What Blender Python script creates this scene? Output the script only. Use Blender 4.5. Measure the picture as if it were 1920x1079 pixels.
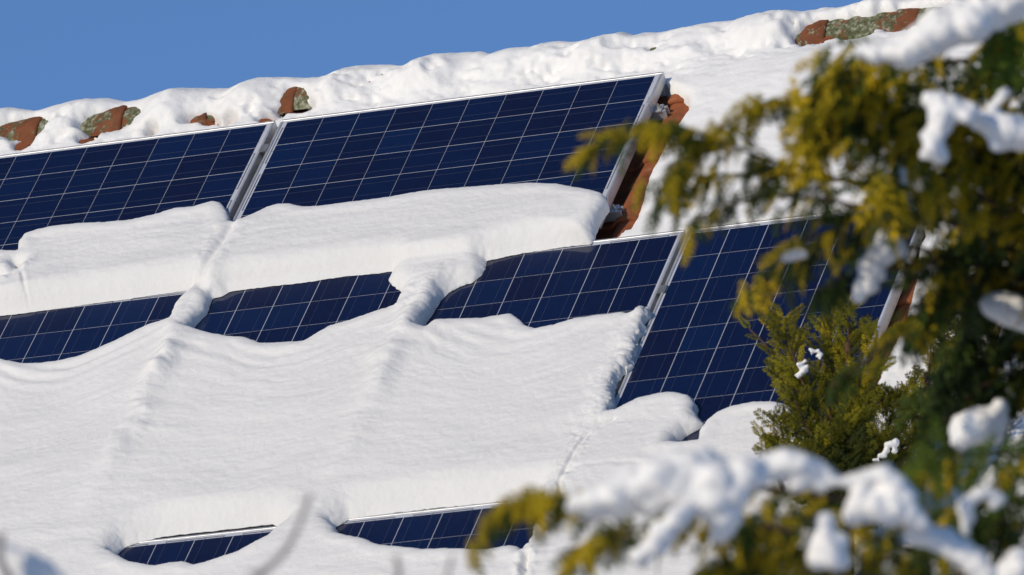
import bpy, math, random
import numpy as np
from mathutils import Vector, Matrix

random.seed(7)
rng = np.random.default_rng(11)
scene = bpy.context.scene
for o in list(bpy.data.objects):
    bpy.data.objects.remove(o)

# ------------------------------------------------------------------ camera, sky, sun
PITCH = math.radians(49.98)
CP, SP = math.cos(PITCH), math.sin(PITCH)
Z0 = 13.3                                    # height of the roof frame's origin above the ground
CAM = np.array([17.41702459, -36.44145633, Z0 - 11.60328659])
RIGHT = np.array([0.911474741, 0.411356046, 0.0])
DOWN = np.array([-0.10746172, 0.23811159, -0.9652745])
FWD = np.array([-0.3970715, 0.87982332, 0.26123773])
FPX = 20000.0                                # focal length in photo pixels (1920 wide)

cam_data = bpy.data.cameras.new('camera')
cam = bpy.data.objects.new('camera', cam_data)
scene.collection.objects.link(cam)
cam.matrix_world = Matrix(((RIGHT[0], -DOWN[0], -FWD[0], CAM[0]),
                           (RIGHT[1], -DOWN[1], -FWD[1], CAM[1]),
                           (RIGHT[2], -DOWN[2], -FWD[2], CAM[2]), (0, 0, 0, 1)))
cam_data.sensor_width = 36.0
cam_data.lens = FPX / 1920 * 36
cam_data.clip_start = 0.5
cam_data.clip_end = 6000
cam_data.dof.use_dof = True
cam_data.dof.focus_distance = 41.2
cam_data.dof.aperture_fstop = 5.4
scene.camera = cam

SUN_EL, SUN_AZ = math.radians(15), math.radians(201)   # azimuth clockwise from +Y
world = bpy.data.worlds.new('World')
scene.world = world
world.use_nodes = True
wn = world.node_tree
bg = wn.nodes['Background']
sky = wn.nodes.new('ShaderNodeTexSky')
sky.sky_type = 'NISHITA'
sky.sun_disc = False
sky.sun_elevation = SUN_EL
sky.sun_rotation = SUN_AZ
sky.altitude = 4000
sky.air_density = 1.0
sky.dust_density = 0.0
sky.ozone_density = 4.3
wn.links.new(sky.outputs[0], bg.inputs[0])
bg.inputs[1].default_value = 0.118

sd = bpy.data.lights.new('sun', 'SUN')
sd.energy = 2.45
sd.angle = math.radians(0.53)
sd.color = (1.0, 0.87, 0.67)
sun = bpy.data.objects.new('sun', sd)
scene.collection.objects.link(sun)
sdir = Vector((math.sin(SUN_AZ) * math.cos(SUN_EL), math.cos(SUN_AZ) * math.cos(SUN_EL), math.sin(SUN_EL)))
sun.rotation_euler = sdir.to_track_quat('Z', 'Y').to_euler()

vs = scene.view_settings
vs.view_transform = 'Standard'
vs.look = 'None'
vs.exposure = 0.20
vs.gamma = 1.0
vs.use_curve_mapping = False

# ------------------------------------------------------------------ helpers
COL = scene.collection
ORG = np.array([0.0, 0.0, Z0])
UAX = np.array([1.0, 0.0, 0.0])
VAX = np.array([0.0, -CP, -SP])              # down the slope
NAX = np.array([0.0, -SP, CP])               # out of the roof


def W(u, v, n):
    """roof coordinates -> world"""
    u, v, n = np.broadcast_arrays(np.asarray(u, float), np.asarray(v, float), np.asarray(n, float))
    return ORG + u[..., None] * UAX + v[..., None] * VAX + n[..., None] * NAX


def ray(x, y):
    return FWD + RIGHT * ((x - 960) / FPX) + DOWN * ((y - 539.5) / FPX)


def at(x, y, d):
    return CAM + ray(x, y) * d


def roof(x, y, n=0.0):
    """where the sight line through a photo point meets the plane n above the glass"""
    d = ray(x, y)
    t = (n - (CAM - ORG) @ NAX) / (d @ NAX)
    p = CAM + d * t - ORG
    return p[0], p @ VAX


def mesh(name, verts, faces, mats, parent=None, smooth=False, mat_idx=None, shadow_mesh=None):
    me = bpy.data.meshes.new(name)
    verts = np.ascontiguousarray(verts, dtype=np.float32)
    if isinstance(faces, np.ndarray):
        k = faces.shape[1]
        nf = len(faces)
        me.vertices.add(len(verts))
        me.vertices.foreach_set('co', verts.ravel())
        me.loops.add(nf * k)
        me.loops.foreach_set('vertex_index', np.ascontiguousarray(faces, dtype=np.int32).ravel())
        me.polygons.add(nf)
        me.polygons.foreach_set('loop_start', np.arange(nf, dtype=np.int32) * k)
        me.polygons.foreach_set('loop_total', np.full(nf, k, dtype=np.int32))
        me.update(calc_edges=True)
        me.validate()
    else:
        me.from_pydata(verts.tolist(), [], faces)
        me.update()
    for m in (mats if isinstance(mats, (list, tuple)) else [mats]):
        me.materials.append(m)
    if mat_idx is not None:
        me.polygons.foreach_set('material_index', np.asarray(mat_idx, dtype=np.int32))
    if smooth:
        me.polygons.foreach_set('use_smooth', np.ones(len(me.polygons), dtype=bool))
    return link(name, me, parent)


def link(name, me, parent=None):
    o = bpy.data.objects.new(name, me)
    COL.objects.link(o)
    if parent is not None:
        o.parent = parent
    return o


def empty(name, loc=(0, 0, 0), mat=None):
    o = bpy.data.objects.new(name, None)
    o.empty_display_size = 0.1
    COL.objects.link(o)
    if mat is not None:
        o.matrix_world = mat
    else:
        o.location = loc
    return o


def tag(o, label=None, cat=None, group=None, kind=None):
    if label: o['label'] = label
    if cat: o['category'] = cat
    if group: o['group'] = group
    if kind: o['kind'] = kind
    return o


def box_vf(x0, x1, y0, y1, z0, z1):
    v = [(x0, y0, z0), (x1, y0, z0), (x1, y1, z0), (x0, y1, z0), (x0, y0, z1), (x1, y0, z1), (x1, y1, z1), (x0, y1, z1)]
    f = [(0, 3, 2, 1), (4, 5, 6, 7), (0, 1, 5, 4), (1, 2, 6, 5), (2, 3, 7, 6), (3, 0, 4, 7)]
    return v, f


class MB:
    def __init__(s):
        s.v, s.f = [], []

    def add(s, v, f):
        o = len(s.v)
        s.v += [tuple(p) for p in v]
        s.f += [tuple(i + o for i in q) for q in f]
        return s

    def box(s, *a):
        return s.add(*box_vf(*a))

    def build(s, name, mat, parent=None, smooth=False):
        return mesh(name, np.array(s.v), s.f, mat, parent, smooth)


# roof-frame matrix: local x = u, local y = up-slope (-v), local z = n
def roof_matrix(u=0.0, v=0.0, n=0.0):
    p = W(u, v, n)
    return Matrix(((1, 0, 0, p[0]), (0, CP, -SP, p[1]), (0, SP, CP, p[2]), (0, 0, 0, 1)))


# numpy value noise
_perm = np.random.default_rng(3).random((256, 256)).astype(np.float64)


def vnoise(x, y):
    xi, yi = np.floor(x).astype(int), np.floor(y).astype(int)
    fx, fy = x - xi, y - yi
    fx, fy = fx * fx * fx * (fx * (fx * 6 - 15) + 10), fy * fy * fy * (fy * (fy * 6 - 15) + 10)
    a = _perm[xi & 255, yi & 255]; b = _perm[(xi + 1) & 255, yi & 255]
    c = _perm[xi & 255, (yi + 1) & 255]; d = _perm[(xi + 1) & 255, (yi + 1) & 255]
    return (a + (b - a) * fx) * (1 - fy) + (c + (d - c) * fx) * fy - 0.5


def fbm(x, y, octv=4, gain=0.5):
    r, a = 0.0, 1.0
    for i in range(octv):
        r = r + a * vnoise(x * 2 ** i + 17.3 * i, y * 2 ** i + 5.1 * i)
        a *= gain
    return r


def sstep(a, b, x):
    t = np.clip((x - a) / (b - a), 0, 1)
    return t * t * (3 - 2 * t)


# ------------------------------------------------------------------ materials
def new_mat(name):
    m = bpy.data.materials.new(name)
    m.use_nodes = True
    nt = m.node_tree
    return m, nt, nt.nodes['Principled BSDF']


def nd(nt, typ, **kw):
    n = nt.nodes.new(typ)
    for k, v in kw.items():
        setattr(n, k, v)
    return n


def noise_node(nt, scale, detail=4, rough=0.55, vec=None, dim='3D'):
    n = nd(nt, 'ShaderNodeTexNoise')
    n.inputs['Scale'].default_value = scale
    n.inputs['Detail'].default_value = detail
    n.inputs['Roughness'].default_value = rough
    if vec is not None:
        nt.links.new(vec, n.inputs['Vector'])
    return n


def ramp(nt, src, stops):
    r = nd(nt, 'ShaderNodeValToRGB')
    e = r.color_ramp.elements
    e[0].position, e[0].color = stops[0][0], (*stops[0][1], 1)
    e[1].position, e[1].color = stops[-1][0], (*stops[-1][1], 1)
    for p, c in stops[1:-1]:
        q = e.new(p); q.color = (*c, 1)
    nt.links.new(src, r.inputs[0])
    return r


def mixcol(nt, fac, a, b):
    m = nd(nt, 'ShaderNodeMix', data_type='RGBA')
    for sock, val in ((m.inputs[0], fac), (m.inputs[6], a), (m.inputs[7], b)):
        if hasattr(val, 'is_linked'):
            nt.links.new(val, sock)
        else:
            sock.default_value = val if not isinstance(val, tuple) else (*val, 1)
    return m.outputs[2]


def bump(nt, bsdf, src, strength, dist):
    b = nd(nt, 'ShaderNodeBump')
    b.inputs['Strength'].default_value = strength
    b.inputs['Distance'].default_value = dist
    nt.links.new(src, b.inputs['Height'])
    nt.links.new(b.outputs[0], bsdf.inputs['Normal'])
    return b


def make_snow(name, fine=260.0, strength=0.5, alb=1.0):
    m, nt, b = new_mat(name)
    tc = nd(nt, 'ShaderNodeTexCoord')
    n1 = noise_node(nt, fine, 5, 0.65, tc.outputs['Object'])
    n2 = noise_node(nt, 34, 4, 0.6, tc.outputs['Object'])
    add = nd(nt, 'ShaderNodeMath', operation='MULTIPLY_ADD')
    nt.links.new(n2.outputs[0], add.inputs[0]); add.inputs[1].default_value = 2.2
    nt.links.new(n1.outputs[0], add.inputs[2])
    bump(nt, b, add.outputs[0], strength, 0.0035)
    n3 = noise_node(nt, 3.0, 3, 0.5, tc.outputs['Object'])
    c = ramp(nt, n3.outputs[0], [(0.3, tuple(alb * x for x in (0.845, 0.835, 0.815))), (0.7, tuple(alb * x for x in (0.89, 0.88, 0.86)))])
    nt.links.new(c.outputs[0], b.inputs['Base Color'])
    b.inputs['Roughness'].default_value = 0.75
    b.inputs['Specular IOR Level'].default_value = 0.25
    return m


SNOW = make_snow('fresh_snow')
SNOW_PACKED = make_snow('packed_crust_snow', 260.0, 0.45, 0.90)


def make_clay(name, lichen):
    m, nt, b = new_mat(name)
    tc = nd(nt, 'ShaderNodeTexCoord')
    geo = nd(nt, 'ShaderNodeNewGeometry')
    oi = nd(nt, 'ShaderNodeObjectInfo')
    n1 = noise_node(nt, 14, 5, 0.6, geo.outputs['Position'])
    c = ramp(nt, n1.outputs[0], [(0.3, (0.14, 0.046, 0.022)), (0.55, (0.29, 0.092, 0.038)), (0.75, (0.38, 0.14, 0.065))])
    col = mixcol(nt, oi.outputs['Random'], c.outputs[0], (0.25, 0.082, 0.038))
    mm = nd(nt, 'ShaderNodeMix', data_type='RGBA'); mm.inputs[0].default_value = 0.5
    nt.links.new(c.outputs[0], mm.inputs[6]); nt.links.new(col, mm.inputs[7])
    col = mm.outputs[2]
    n2 = noise_node(nt, 20, 6, 0.75, geo.outputs['Position'])
    src = n2.outputs[0]
    if lichen > 0:                                   # lichen spreads from the old, covered end of each ridge tile
        sx = nd(nt, 'ShaderNodeSeparateXYZ'); nt.links.new(tc.outputs['Object'], sx.inputs[0])
        mr = nd(nt, 'ShaderNodeMapRange'); mr.inputs[1].default_value = 0.24; mr.inputs[2].default_value = 0.42
        mr.inputs[3].default_value = 0.06; mr.inputs[4].default_value = -0.16
        nt.links.new(sx.outputs[0], mr.inputs[0])
        ad0 = nd(nt, 'ShaderNodeMath', operation='ADD'); nt.links.new(src, ad0.inputs[0]); nt.links.new(mr.outputs[0], ad0.inputs[1])
        src = ad0.outputs[0]
    if lichen > 0:
        col = mixcol(nt, 0.45, col, (0.10, 0.045, 0.022))
    f = ramp(nt, src, [(0.60 - lichen, (0, 0, 0)), (0.66 - lichen, (1, 1, 1))])
    n3 = noise_node(nt, 55, 4, 0.6, geo.outputs['Position'])
    lc = ramp(nt, n3.outputs[0], [(0.3, (0.045, 0.050, 0.022)), (0.5, (0.13, 0.135, 0.075)), (0.66, (0.34, 0.35, 0.26))])
    col = mixcol(nt, f.outputs[0], col, lc.outputs[0])
    nt.links.new(col, b.inputs['Base Color'])
    b.inputs['Roughness'].default_value = 0.85
    b.inputs['Specular IOR Level'].default_value = 0.2
    ad = nd(nt, 'ShaderNodeMath', operation='ADD')
    nt.links.new(n3.outputs[0], ad.inputs[0]); nt.links.new(f.outputs[0], ad.inputs[1])
    bump(nt, b, ad.outputs[0], 0.4, 0.002)
    return m


CLAY = make_clay('clay_tile', 0.0)
CLAY_LICHEN = make_clay('clay_ridge_lichen', 0.165)

m, nt, b = new_mat('roof_underlay'); b.inputs['Base Color'].default_value = (0.05, 0.025, 0.018, 1); b.inputs['Roughness'].default_value = 0.95
UNDERLAY = m
m, nt, b = new_mat('render_wall')
tc = nd(nt, 'ShaderNodeTexCoord'); n1 = noise_node(nt, 6, 5, 0.6, tc.outputs['Object'])
c = ramp(nt, n1.outputs[0], [(0.3, (0.62, 0.58, 0.5)), (0.7, (0.7, 0.66, 0.58))]); nt.links.new(c.outputs[0], b.inputs['Base Color'])
b.inputs['Roughness'].default_value = 0.9
WALLM = m


def make_alu(name, col, rough, metal):
    m, nt, b = new_mat(name)
    geo = nd(nt, 'ShaderNodeNewGeometry')
    n1 = noise_node(nt, 30, 5, 0.65, geo.outputs['Position'])
    c = ramp(nt, n1.outputs[0], [(0.3, tuple(x * 0.86 for x in col)), (0.7, col)])
    nt.links.new(c.outputs[0], b.inputs['Base Color'])
    b.inputs['Metallic'].default_value = metal
    r = ramp(nt, n1.outputs[0], [(0.3, (rough - .08,) * 3), (0.7, (rough + .1,) * 3)])
    nt.links.new(r.outputs[0], b.inputs['Roughness'])
    return m


ALU = make_alu('anodised_aluminium', (0.60, 0.61, 0.63), 0.42, 0.55)
STEEL = make_alu('zinc_steel', (0.52, 0.50, 0.45), 0.38, 0.8)
RIBBON = make_alu('tinned_ribbon', (0.075, 0.09, 0.15), 0.45, 0.3)
INTERCON = make_alu('interconnect_ribbon', (0.20, 0.21, 0.25), 0.4, 0.5)


def glazed(m, nt, b):
    b.inputs['Roughness'].default_value = 0.35
    b.inputs['Specular IOR Level'].default_value = 0.1
    b.inputs['Coat Weight'].default_value = 1.0
    b.inputs['Coat Roughness'].default_value = 0.035
    b.inputs['Coat IOR'].default_value = 1.38


m, nt, b = new_mat('silicon_cell')
glazed(m, nt, b)
oi = nd(nt, 'ShaderNodeObjectInfo'); geo = nd(nt, 'ShaderNodeNewGeometry'); tc = nd(nt, 'ShaderNodeTexCoord')
mp = nd(nt, 'ShaderNodeMapping'); mp.inputs['Scale'].default_value = (9, 70, 9)
nt.links.new(tc.outputs['Object'], mp.inputs[0])
n1 = noise_node(nt, 3.0, 4, 0.7, mp.outputs[0])
vor = nd(nt, 'ShaderNodeTexVoronoi'); vor.inputs['Scale'].default_value = 60
nt.links.new(geo.outputs['Position'], vor.inputs['Vector'])
c1 = ramp(nt, oi.outputs['Random'], [(0.0, (0.0042, 0.0040, 0.024)), (0.3, (0.0028, 0.0062, 0.034)), (0.7, (0.0026, 0.0085, 0.046)), (1.0, (0.0030, 0.0130, 0.062))])
c2 = ramp(nt, vor.outputs['Color'], [(0.0, (0.0026, 0.0060, 0.030)), (1.0, (0.0055, 0.0150, 0.065))])
col = mixcol(nt, 0.30, c1.outputs[0], c2.outputs[0])
fr = ramp(nt, n1.outputs[0], [(0.60, (0, 0, 0)), (0.80, (0.16, 0.16, 0.16))])
col = mixcol(nt, fr.outputs[0], col, (0.030, 0.045, 0.10))
nt.links.new(col, b.inputs['Base Color'])
CELL = m
m, nt, b = new_mat('white_backsheet'); glazed(m, nt, b); b.inputs['Base Color'].default_value = (0.50, 0.52, 0.58, 1)
BACK = m

# ------------------------------------------------------------------ ground and house
gv = []
gx = np.linspace(-3000, 3000, 61)
gX, gY = np.meshgrid(gx, gx, indexing='ij')
gZ = 0.35 * fbm(gX / 40, gY / 40, 3) * np.clip((np.hypot(gX, gY) - 60) / 200, 0, 1)
idx = np.arange(61 * 61).reshape(61, 61)
gf = np.stack([idx[:-1, :-1], idx[1:, :-1], idx[1:, 1:], idx[:-1, 1:]], -1).reshape(-1, 4)
tag(mesh('ground', np.stack([gX, gY, gZ], -1).reshape(-1, 3), gf, make_snow('ground_snow', 3.0, 0.5), None, True), kind='structure')

house = empty('house', (0.0, 0.34, 0.0))
tag(house, 'house with red clay tiled gable roof under deep snow carrying solar panels', 'house')
NT = -0.122                                   # tile bed below the glass plane
RY = 0.34                                     # world y of the ridge
ridge_v = -(RY * CP + 0) / 1.0
# bed plane height at the ridge
vb = (NT * -SP - RY) / CP
zb = float((ORG + vb * VAX + NT * NAX)[2])
EAVE = 4.6
pe = W(0, EAVE, NT)
L0, L1 = -6.5, 8.5
# walls (in house-local coordinates: house sits at y=RY, z=0)
ye, ze = float(pe[1]) - RY, float(pe[2])
wy = ye + 0.45
wz = zb - (zb - ze) * (abs(wy) / abs(ye)) - 0.12
b_ = MB()
b_.v = [(L0 + .3, wy, 0), (L1 - .3, wy, 0), (L1 - .3, -wy, 0), (L0 + .3, -wy, 0),
        (L0 + .3, wy, wz), (L1 - .3, wy, wz), (L1 - .3, -wy, wz), (L0 + .3, -wy, wz),
        (L0 + .3, 0, zb - .14), (L1 - .3, 0, zb - .14)]
b_.f = [(0, 1, 5, 4), (2, 3, 7, 6), (1, 2, 6, 9, 5), (3, 0, 4, 8, 7), (0, 3, 2, 1)]
b_.build('wall', WALLM, house)
for s, nm in ((1, 'roof_deck'), (-1, 'roof_deck')):
    t = 0.1
    v = [(L0, 0, zb), (L1, 0, zb), (L1, s * ye, ze), (L0, s * ye, ze), (L0, 0, zb - t), (L1, 0, zb - t), (L1, s * ye, ze - t), (L0, s * ye, ze - t)]
    f = [(0, 1, 2, 3), (7, 6, 5, 4), (0, 4, 5, 1), (1, 5, 6, 2), (2, 6, 7, 3), (3, 7, 4, 0)]
    mesh(nm, np.array(v), f, UNDERLAY, house)

# pantiles: S-shaped clay tile, local x = u, y = up-slope, z = n
TP, TL = 0.27, 0.395


def tile_mesh():
    k, th = 15, 0.012
    xs = np.linspace(-TP / 2 - 0.012, TP / 2 + 0.02, k)
    prof = []
    for x in xs:
        r = math.exp(-(abs(x) / 0.058) ** 3.0) * 0.038
        pan = -0.006 * math.cos((abs(x) - 0.09) / 0.045 * math.pi / 2) if 0.045 < abs(x) < 0.135 else 0.0
        rim = 0.008 * math.exp(-((x - (TP / 2 + 0.012)) / 0.008) ** 2)
        prof.append(r + pan + rim)
    V, F = [], []
    for (y, dz) in ((-0.004, 0.016), (0.0, 0.019), (0.20, 0.011), (TL + 0.03, 0.0)):
        for x, z in zip(xs, prof):
            V.append((x, y, z + dz + 0.006))
    n = len(xs)
    for r in range(3):
        for i in range(n - 1):
            a = r * n + i
            F.append((a, a + 1, a + n + 1, a + n))
    o = len(V)                                   # thickness at the lower (visible) end
    for x, z in zip(xs, prof):
        V.append((x, -0.002, z + 0.006 + 0.016 - th - 0.004))
    for i in range(n - 1):
        F.append((o + i, o + i + 1, i + 1, i))
    return np.array(V), F


tv, tf = tile_mesh()
tile_proto = None
TU0 = -1.292
hm_inv = None


def put_tile(k, row):
    global tile_proto
    u = TU0 + k * TP
    v = 0.09 + TL * row                           # lower end
    mat = roof_matrix(u + random.uniform(-.003, .003), v + random.uniform(-.005, .005), NT + random.uniform(-.002, .003))
    mat = Matrix.Translation((0, -RY, 0)) @ mat @ Matrix.Rotation(random.uniform(-.008, .008), 4, 'Z')
    if tile_proto is None:
        o = mesh('roof_tile', tv, tf, CLAY, house, True)
        tile_proto = o
    else:
        o = tile_proto.copy(); COL.objects.link(o); o.parent = house
    o.matrix_local = mat


for k in range(-3, 21):
    put_tile(k, 0)
for k in range(9, 13):
    for r in (1, 2, 3):
        put_tile(k, r)
for k in range(14, 19):
    for r in range(3, 9):
        put_tile(k, r)

# ridge tiles: tapered half barrels, each lapping over the next on its left
RC_Y, RC_Z = RY, Z0 + 0.122
RP = 0.38


def ridge_tile_mesh():
    segs, V, F = 18, [], []
    L = RP + 0.05
    for x, r in ((0.0, 0.128), (0.012, 0.131), (L - 0.012, 0.143), (L, 0.141)):   # x toward +u, wide end at right
        for i in range(segs + 1):
            a = math.pi * (-0.03 + 1.06 * i / segs)
            V.append((x, -math.cos(a) * r, math.sin(a) * r))
    n = segs + 1
    for k in range(3):
        for i in range(segs):
            a = k * n + i
            F.append((a, a + n, a + n + 1, a + 1))
    o = len(V)
    for x, r in ((L, 0.141 - 0.016), (L - 0.08, 0.139 - 0.016)):
        for i in range(segs + 1):
            a = math.pi * (-0.03 + 1.06 * i / segs)
            V.append((x, -math.cos(a) * r, math.sin(a) * r))
    for i in range(segs):
        F.append((3 * n + i, o + i, o + i + 1, 3 * n + i + 1))
        F.append((o + i, o + n + i, o + n + i + 1, o + i + 1))
    # lower edge thickness along the front
    return np.array(V), F


rv, rf = ridge_tile_mesh()
rp = None
# right (wide) ends in the photo sit at these u
u_end0 = roof(66, 245, -0.05)[0]
for k in range(-3, 14):
    u1 = u_end0 + k * RP
    if rp is None:
        o = mesh('ridge_tile', rv, rf, CLAY_LICHEN, house, True); rp = o
    else:
        o = rp.copy(); COL.objects.link(o); o.parent = house
    o.matrix_local = (Matrix.Translation((u1 - RP - 0.05, RC_Y - RY, RC_Z + random.uniform(-.004, .004))) @
                      Matrix.Rotation(math.radians(0.6 + random.uniform(-.5, .5)), 4, 'Y') @ Matrix.Rotation(math.radians(random.uniform(-.6, .6)), 4, 'Z'))

# ------------------------------------------------------------------ solar panels
CS, G_STR, G_CELL = 0.1557, 0.0033, 0.0023
PS, PC = CS + G_CELL, CS + G_STR            # pitch along / across a string
LEN, WID = 1.640, 0.992
FH = 0.042

cell_v, cell_f = box_vf(-CS / 2, CS / 2, -CS / 2, CS / 2, -0.0016, -0.0010)
cell_me = None


def panel(u0, v0, landscape, label):
    """u0, v0: the upper left corner of the first cell; long axis along u (landscape) or down the slope"""
    global cell_me
    lu, lv = (LEN, WID) if landscape else (WID, LEN)
    pu, pv = (PS, PC) if landscape else (PC, PS)
    nu, nv = (10, 6) if landscape else (6, 10)
    cu, cv = nu * pu - (pu - CS), nv * pv - (pv - CS)
    mu, mv = (lu - cu) / 2, (lv - cv) / 2
    # root at the panel's lower left corner on its mounting side
    root = empty('solar_panel', mat=roof_matrix(u0 - mu, v0 - mv + lv, 0.0))
    tag(root, label, 'solar panel', 'framed photovoltaic panels on the roof')
    lip = 0.011
    # frame: four rails, each its own part (local x right, y up-slope, z out)
    def rail(x0, x1, y0, y1):
        o = MB()
        bw = 0.0015
        v = [(x0, y0, -FH), (x1, y0, -FH), (x1, y1, -FH), (x0, y1, -FH),
             (x0, y0, 0.0005), (x1, y0, 0.0005), (x1, y1, 0.0005), (x0, y1, 0.0005),
             (x0 + bw, y0 + bw, 0.002), (x1 - bw, y0 + bw, 0.002), (x1 - bw, y1 - bw, 0.002), (x0 + bw, y1 - bw, 0.002)]
        f = [(0, 3, 2, 1), (8, 9, 10, 11)] + [(i, (i + 1) % 4, 4 + (i + 1) % 4, 4 + i) for i in range(4)] + \
            [(4 + i, 4 + (i + 1) % 4, 8 + (i + 1) % 4, 8 + i) for i in range(4)]
        o.add(v, f)
        return o.build('frame_rail', ALU, root)
    rail(0, lu, 0, lip)
    rail(0, lu, lv - lip, lv)
    rail(0, lip, lip + .0004, lv - lip - .0004)
    rail(lu - lip, lu, lip + .0004, lv - lip - .0004)
    MB().box(lip, lu - lip, lip, lv - lip, -0.009, -0.0018).build('backsheet', BACK, root)
    for i in range(nu):
        for j in range(nv):
            if cell_me is None:
                o = mesh('cell', np.array(cell_v), cell_f, CELL, root); cell_me = o.data
            else:
                o = link('cell', cell_me, root)
            o.location = (mu + CS / 2 + i * pu, lv - mv - CS / 2 - j * pv, random.uniform(-.0001, .0001))
            o.rotation_euler = (random.uniform(-.0012, .0012), random.uniform(-.0012, .0012), 0 if not landscape else 0)
    # tabbing ribbons: two per string, running along the strings
    rb = MB()
    ns = nv if landscape else nu
    for s in range(ns):
        for q in (-0.039, 0.039):
            if landscape:
                y = lv - mv - CS / 2 - s * pv + q
                rb.box(mu - .006, lu - mu + .006, y - .0006, y + .0006, -0.0012, -0.0004)
            else:
                x = mu + CS / 2 + s * pu + q
                rb.box(x - .0006, x + .0006, mv - .006, lv - mv + .006, -0.0012, -0.0004)
    rb.build('tabbing_ribbon', RIBBON, root)
    # string interconnects on the two short ends, one strip per pair of strings
    for end in (0, 1):
        for k in range(0, ns):
            if (k + end) % 2 or k + 1 >= ns:
                continue
            a = k * (pv if landscape else pu) + 0.035
            bb = (k + 1) * (pv if landscape else pu) + CS - 0.035
            off = 0.010 if landscape else 0.008
            if landscape:
                x = (mu - off) if end == 0 else (lu - mu + off)
                MB().box(x - .0022, x + .0022, lv - mv - bb, lv - mv - a, -0.0017, -0.0009).build('string_interconnect', INTERCON, root)
            else:
                y = (lv - mv + off) if end == 0 else (mv - off)
                MB().box(mu + a, mu + bb, y - .0022, y + .0022, -0.0017, -0.0009).build('string_interconnect', INTERCON, root)
    return root


panel(-1.6687, 0.0, True, 'landscape solar panel at the upper left, cut by the left picture edge')
panel(0.0, 0.0, True, 'landscape solar panel of the top row right of the seam, reaching toward the roof edge')
panel(-0.9905, 1.138, False, 'upright solar panel at the left of the middle row, top strip free of snow')
panel(0.0245, 1.138, False, 'upright solar panel between the two snow bridges, a strip of cells showing')
panel(1.0370, 1.138, False, 'upright solar panel right of the second snow bridge, lower part under snow')
panel(2.0458, 1.138, False, 'mostly bare upright solar panel right of the middle row, behind the conifer branches')
panel(0.0142, 2.803, False, 'buried solar panel at the lower left, a narrow lens of cells showing')
panel(1.0292, 2.803, False, 'buried solar panel at the bottom middle, behind the golden twig')

# mounting rails with end clamps
RAILM = ALU


def mount_rail(u0, u1, v, label, clamps_right=True, mids=()):
    root = empty('mounting_rail', mat=roof_matrix(u0, v, -FH - 0.0005))
    tag(root, label, 'rail', 'rails carrying the panels')
    Lr = u1 - u0
    bm = MB()
    bm.box(0, Lr, -0.019, -0.013, -0.040, 0).box(0, Lr, 0.013, 0.019, -0.040, 0)
    bm.box(0, Lr - .001, -0.0128, 0.0128, -0.0395, -0.035).box(0, Lr - .0005, -0.0128, -0.006, -0.0045, -0.0003).box(0, Lr - .0005, 0.006, 0.0128, -0.0045, -0.0003)
    bm.build('rail_profile', RAILM, root)
    if clamps_right:
        x = Lr - 0.052
        c = MB()
        c.box(x, x + 0.004, -0.025, 0.025, 0.001, FH + 0.002)        # upright of the Z clamp, against the frame
        c.box(x - 0.012, x - .0002, -0.025, 0.025, FH + 0.0035, FH + 0.0065)     # lip over the frame
        c.box(x, x + 0.004, -0.0248, 0.0248, FH + 0.0022, FH + 0.0063)
        c.box(x + 0.0042, x + 0.036, -0.0245, 0.0245, 0.001, 0.005)
        co = c.build('end_clamp', ALU, root)
        bl = MB()
        for a0 in (0,):
            r, hgt, cx = 0.0085, 0.010, x + 0.022
            ring = [(cx + r * math.cos(i * math.pi / 3), r * math.sin(i * math.pi / 3)) for i in range(6)]
            bl.add([(p[0], p[1], 0.0052) for p in ring] + [(p[0], p[1], 0.0052 + hgt) for p in ring],
                   [tuple(range(6, 12))] + [(i, (i + 1) % 6, 6 + (i + 1) % 6, 6 + i) for i in range(6)])
            ring = [(cx + .0045 * math.cos(i * math.pi / 4), .0045 * math.sin(i * math.pi / 4)) for i in range(8)]
            bl.add([(p[0], p[1], 0.0152) for p in ring] + [(p[0], p[1], 0.026) for p in ring],
                   [tuple(range(8, 16))] + [(i, (i + 1) % 8, 8 + (i + 1) % 8, 8 + i) for i in range(8)])
        bl.build('bolt', STEEL, co)
    for um in mids:
        x = um - u0
        w = 0.0095
        mo = MB()
        mo.box(x - w - .006, x + w + .006, -0.025, 0.025, FH + 0.0035, FH + 0.0065).box(x - w + .001, x + w - .001, -0.012, 0.012, -0.002, FH + 0.0033).build('mid_clamp', STEEL, root)
    # roof hooks of bent strip steel
    for x in (0.25, Lr * 0.5, Lr - 0.11):
        h = MB()
        h.box(x - .015, x + .015, -.030, -.0195, -0.075, -.006).box(x - .0148, x + .0148, -.0305, .09, -0.081, -0.0752)
        h.build('roof_hook', STEEL, root)
    return root


rowB = 1.578 + 0.031
mount_rail(-1.72, rowB + 0.052, 0.175, 'upper aluminium rail under the top row, clamp showing at its right end', True, (-0.0445,))
mount_rail(-1.72, rowB + 0.052, 0.845, 'lower aluminium rail under the top row, clamp showing beside the snow slab', True, (-0.0445,))
rowD = 2.0458 + 0.951 + 0.0205
mount_rail(-1.03, rowD + 0.052, 1.50, 'aluminium rail under the middle row, upper of two', True, (0.0040, 1.0166, 2.0269))
mount_rail(-1.03, rowD + 0.052, 2.38, 'aluminium rail under the middle row, lower of two', True, (0.0040, 1.0166, 2.0269))
mount_rail(-0.05, 2.05, 3.2, 'aluminium rail under the buried bottom row', False, (1.008,))

# ------------------------------------------------------------------ snow on the panels
H_ = 0.026                                      # crest height used to bring traced upper edges down to the plane


def poly(pts):
    return np.array([roof(p[0], p[1], (p[2] if len(p) > 2 else 0.0)) for p in pts])


def up(pts, h=H_):
    return [(x, y, h) for x, y in pts]


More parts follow.
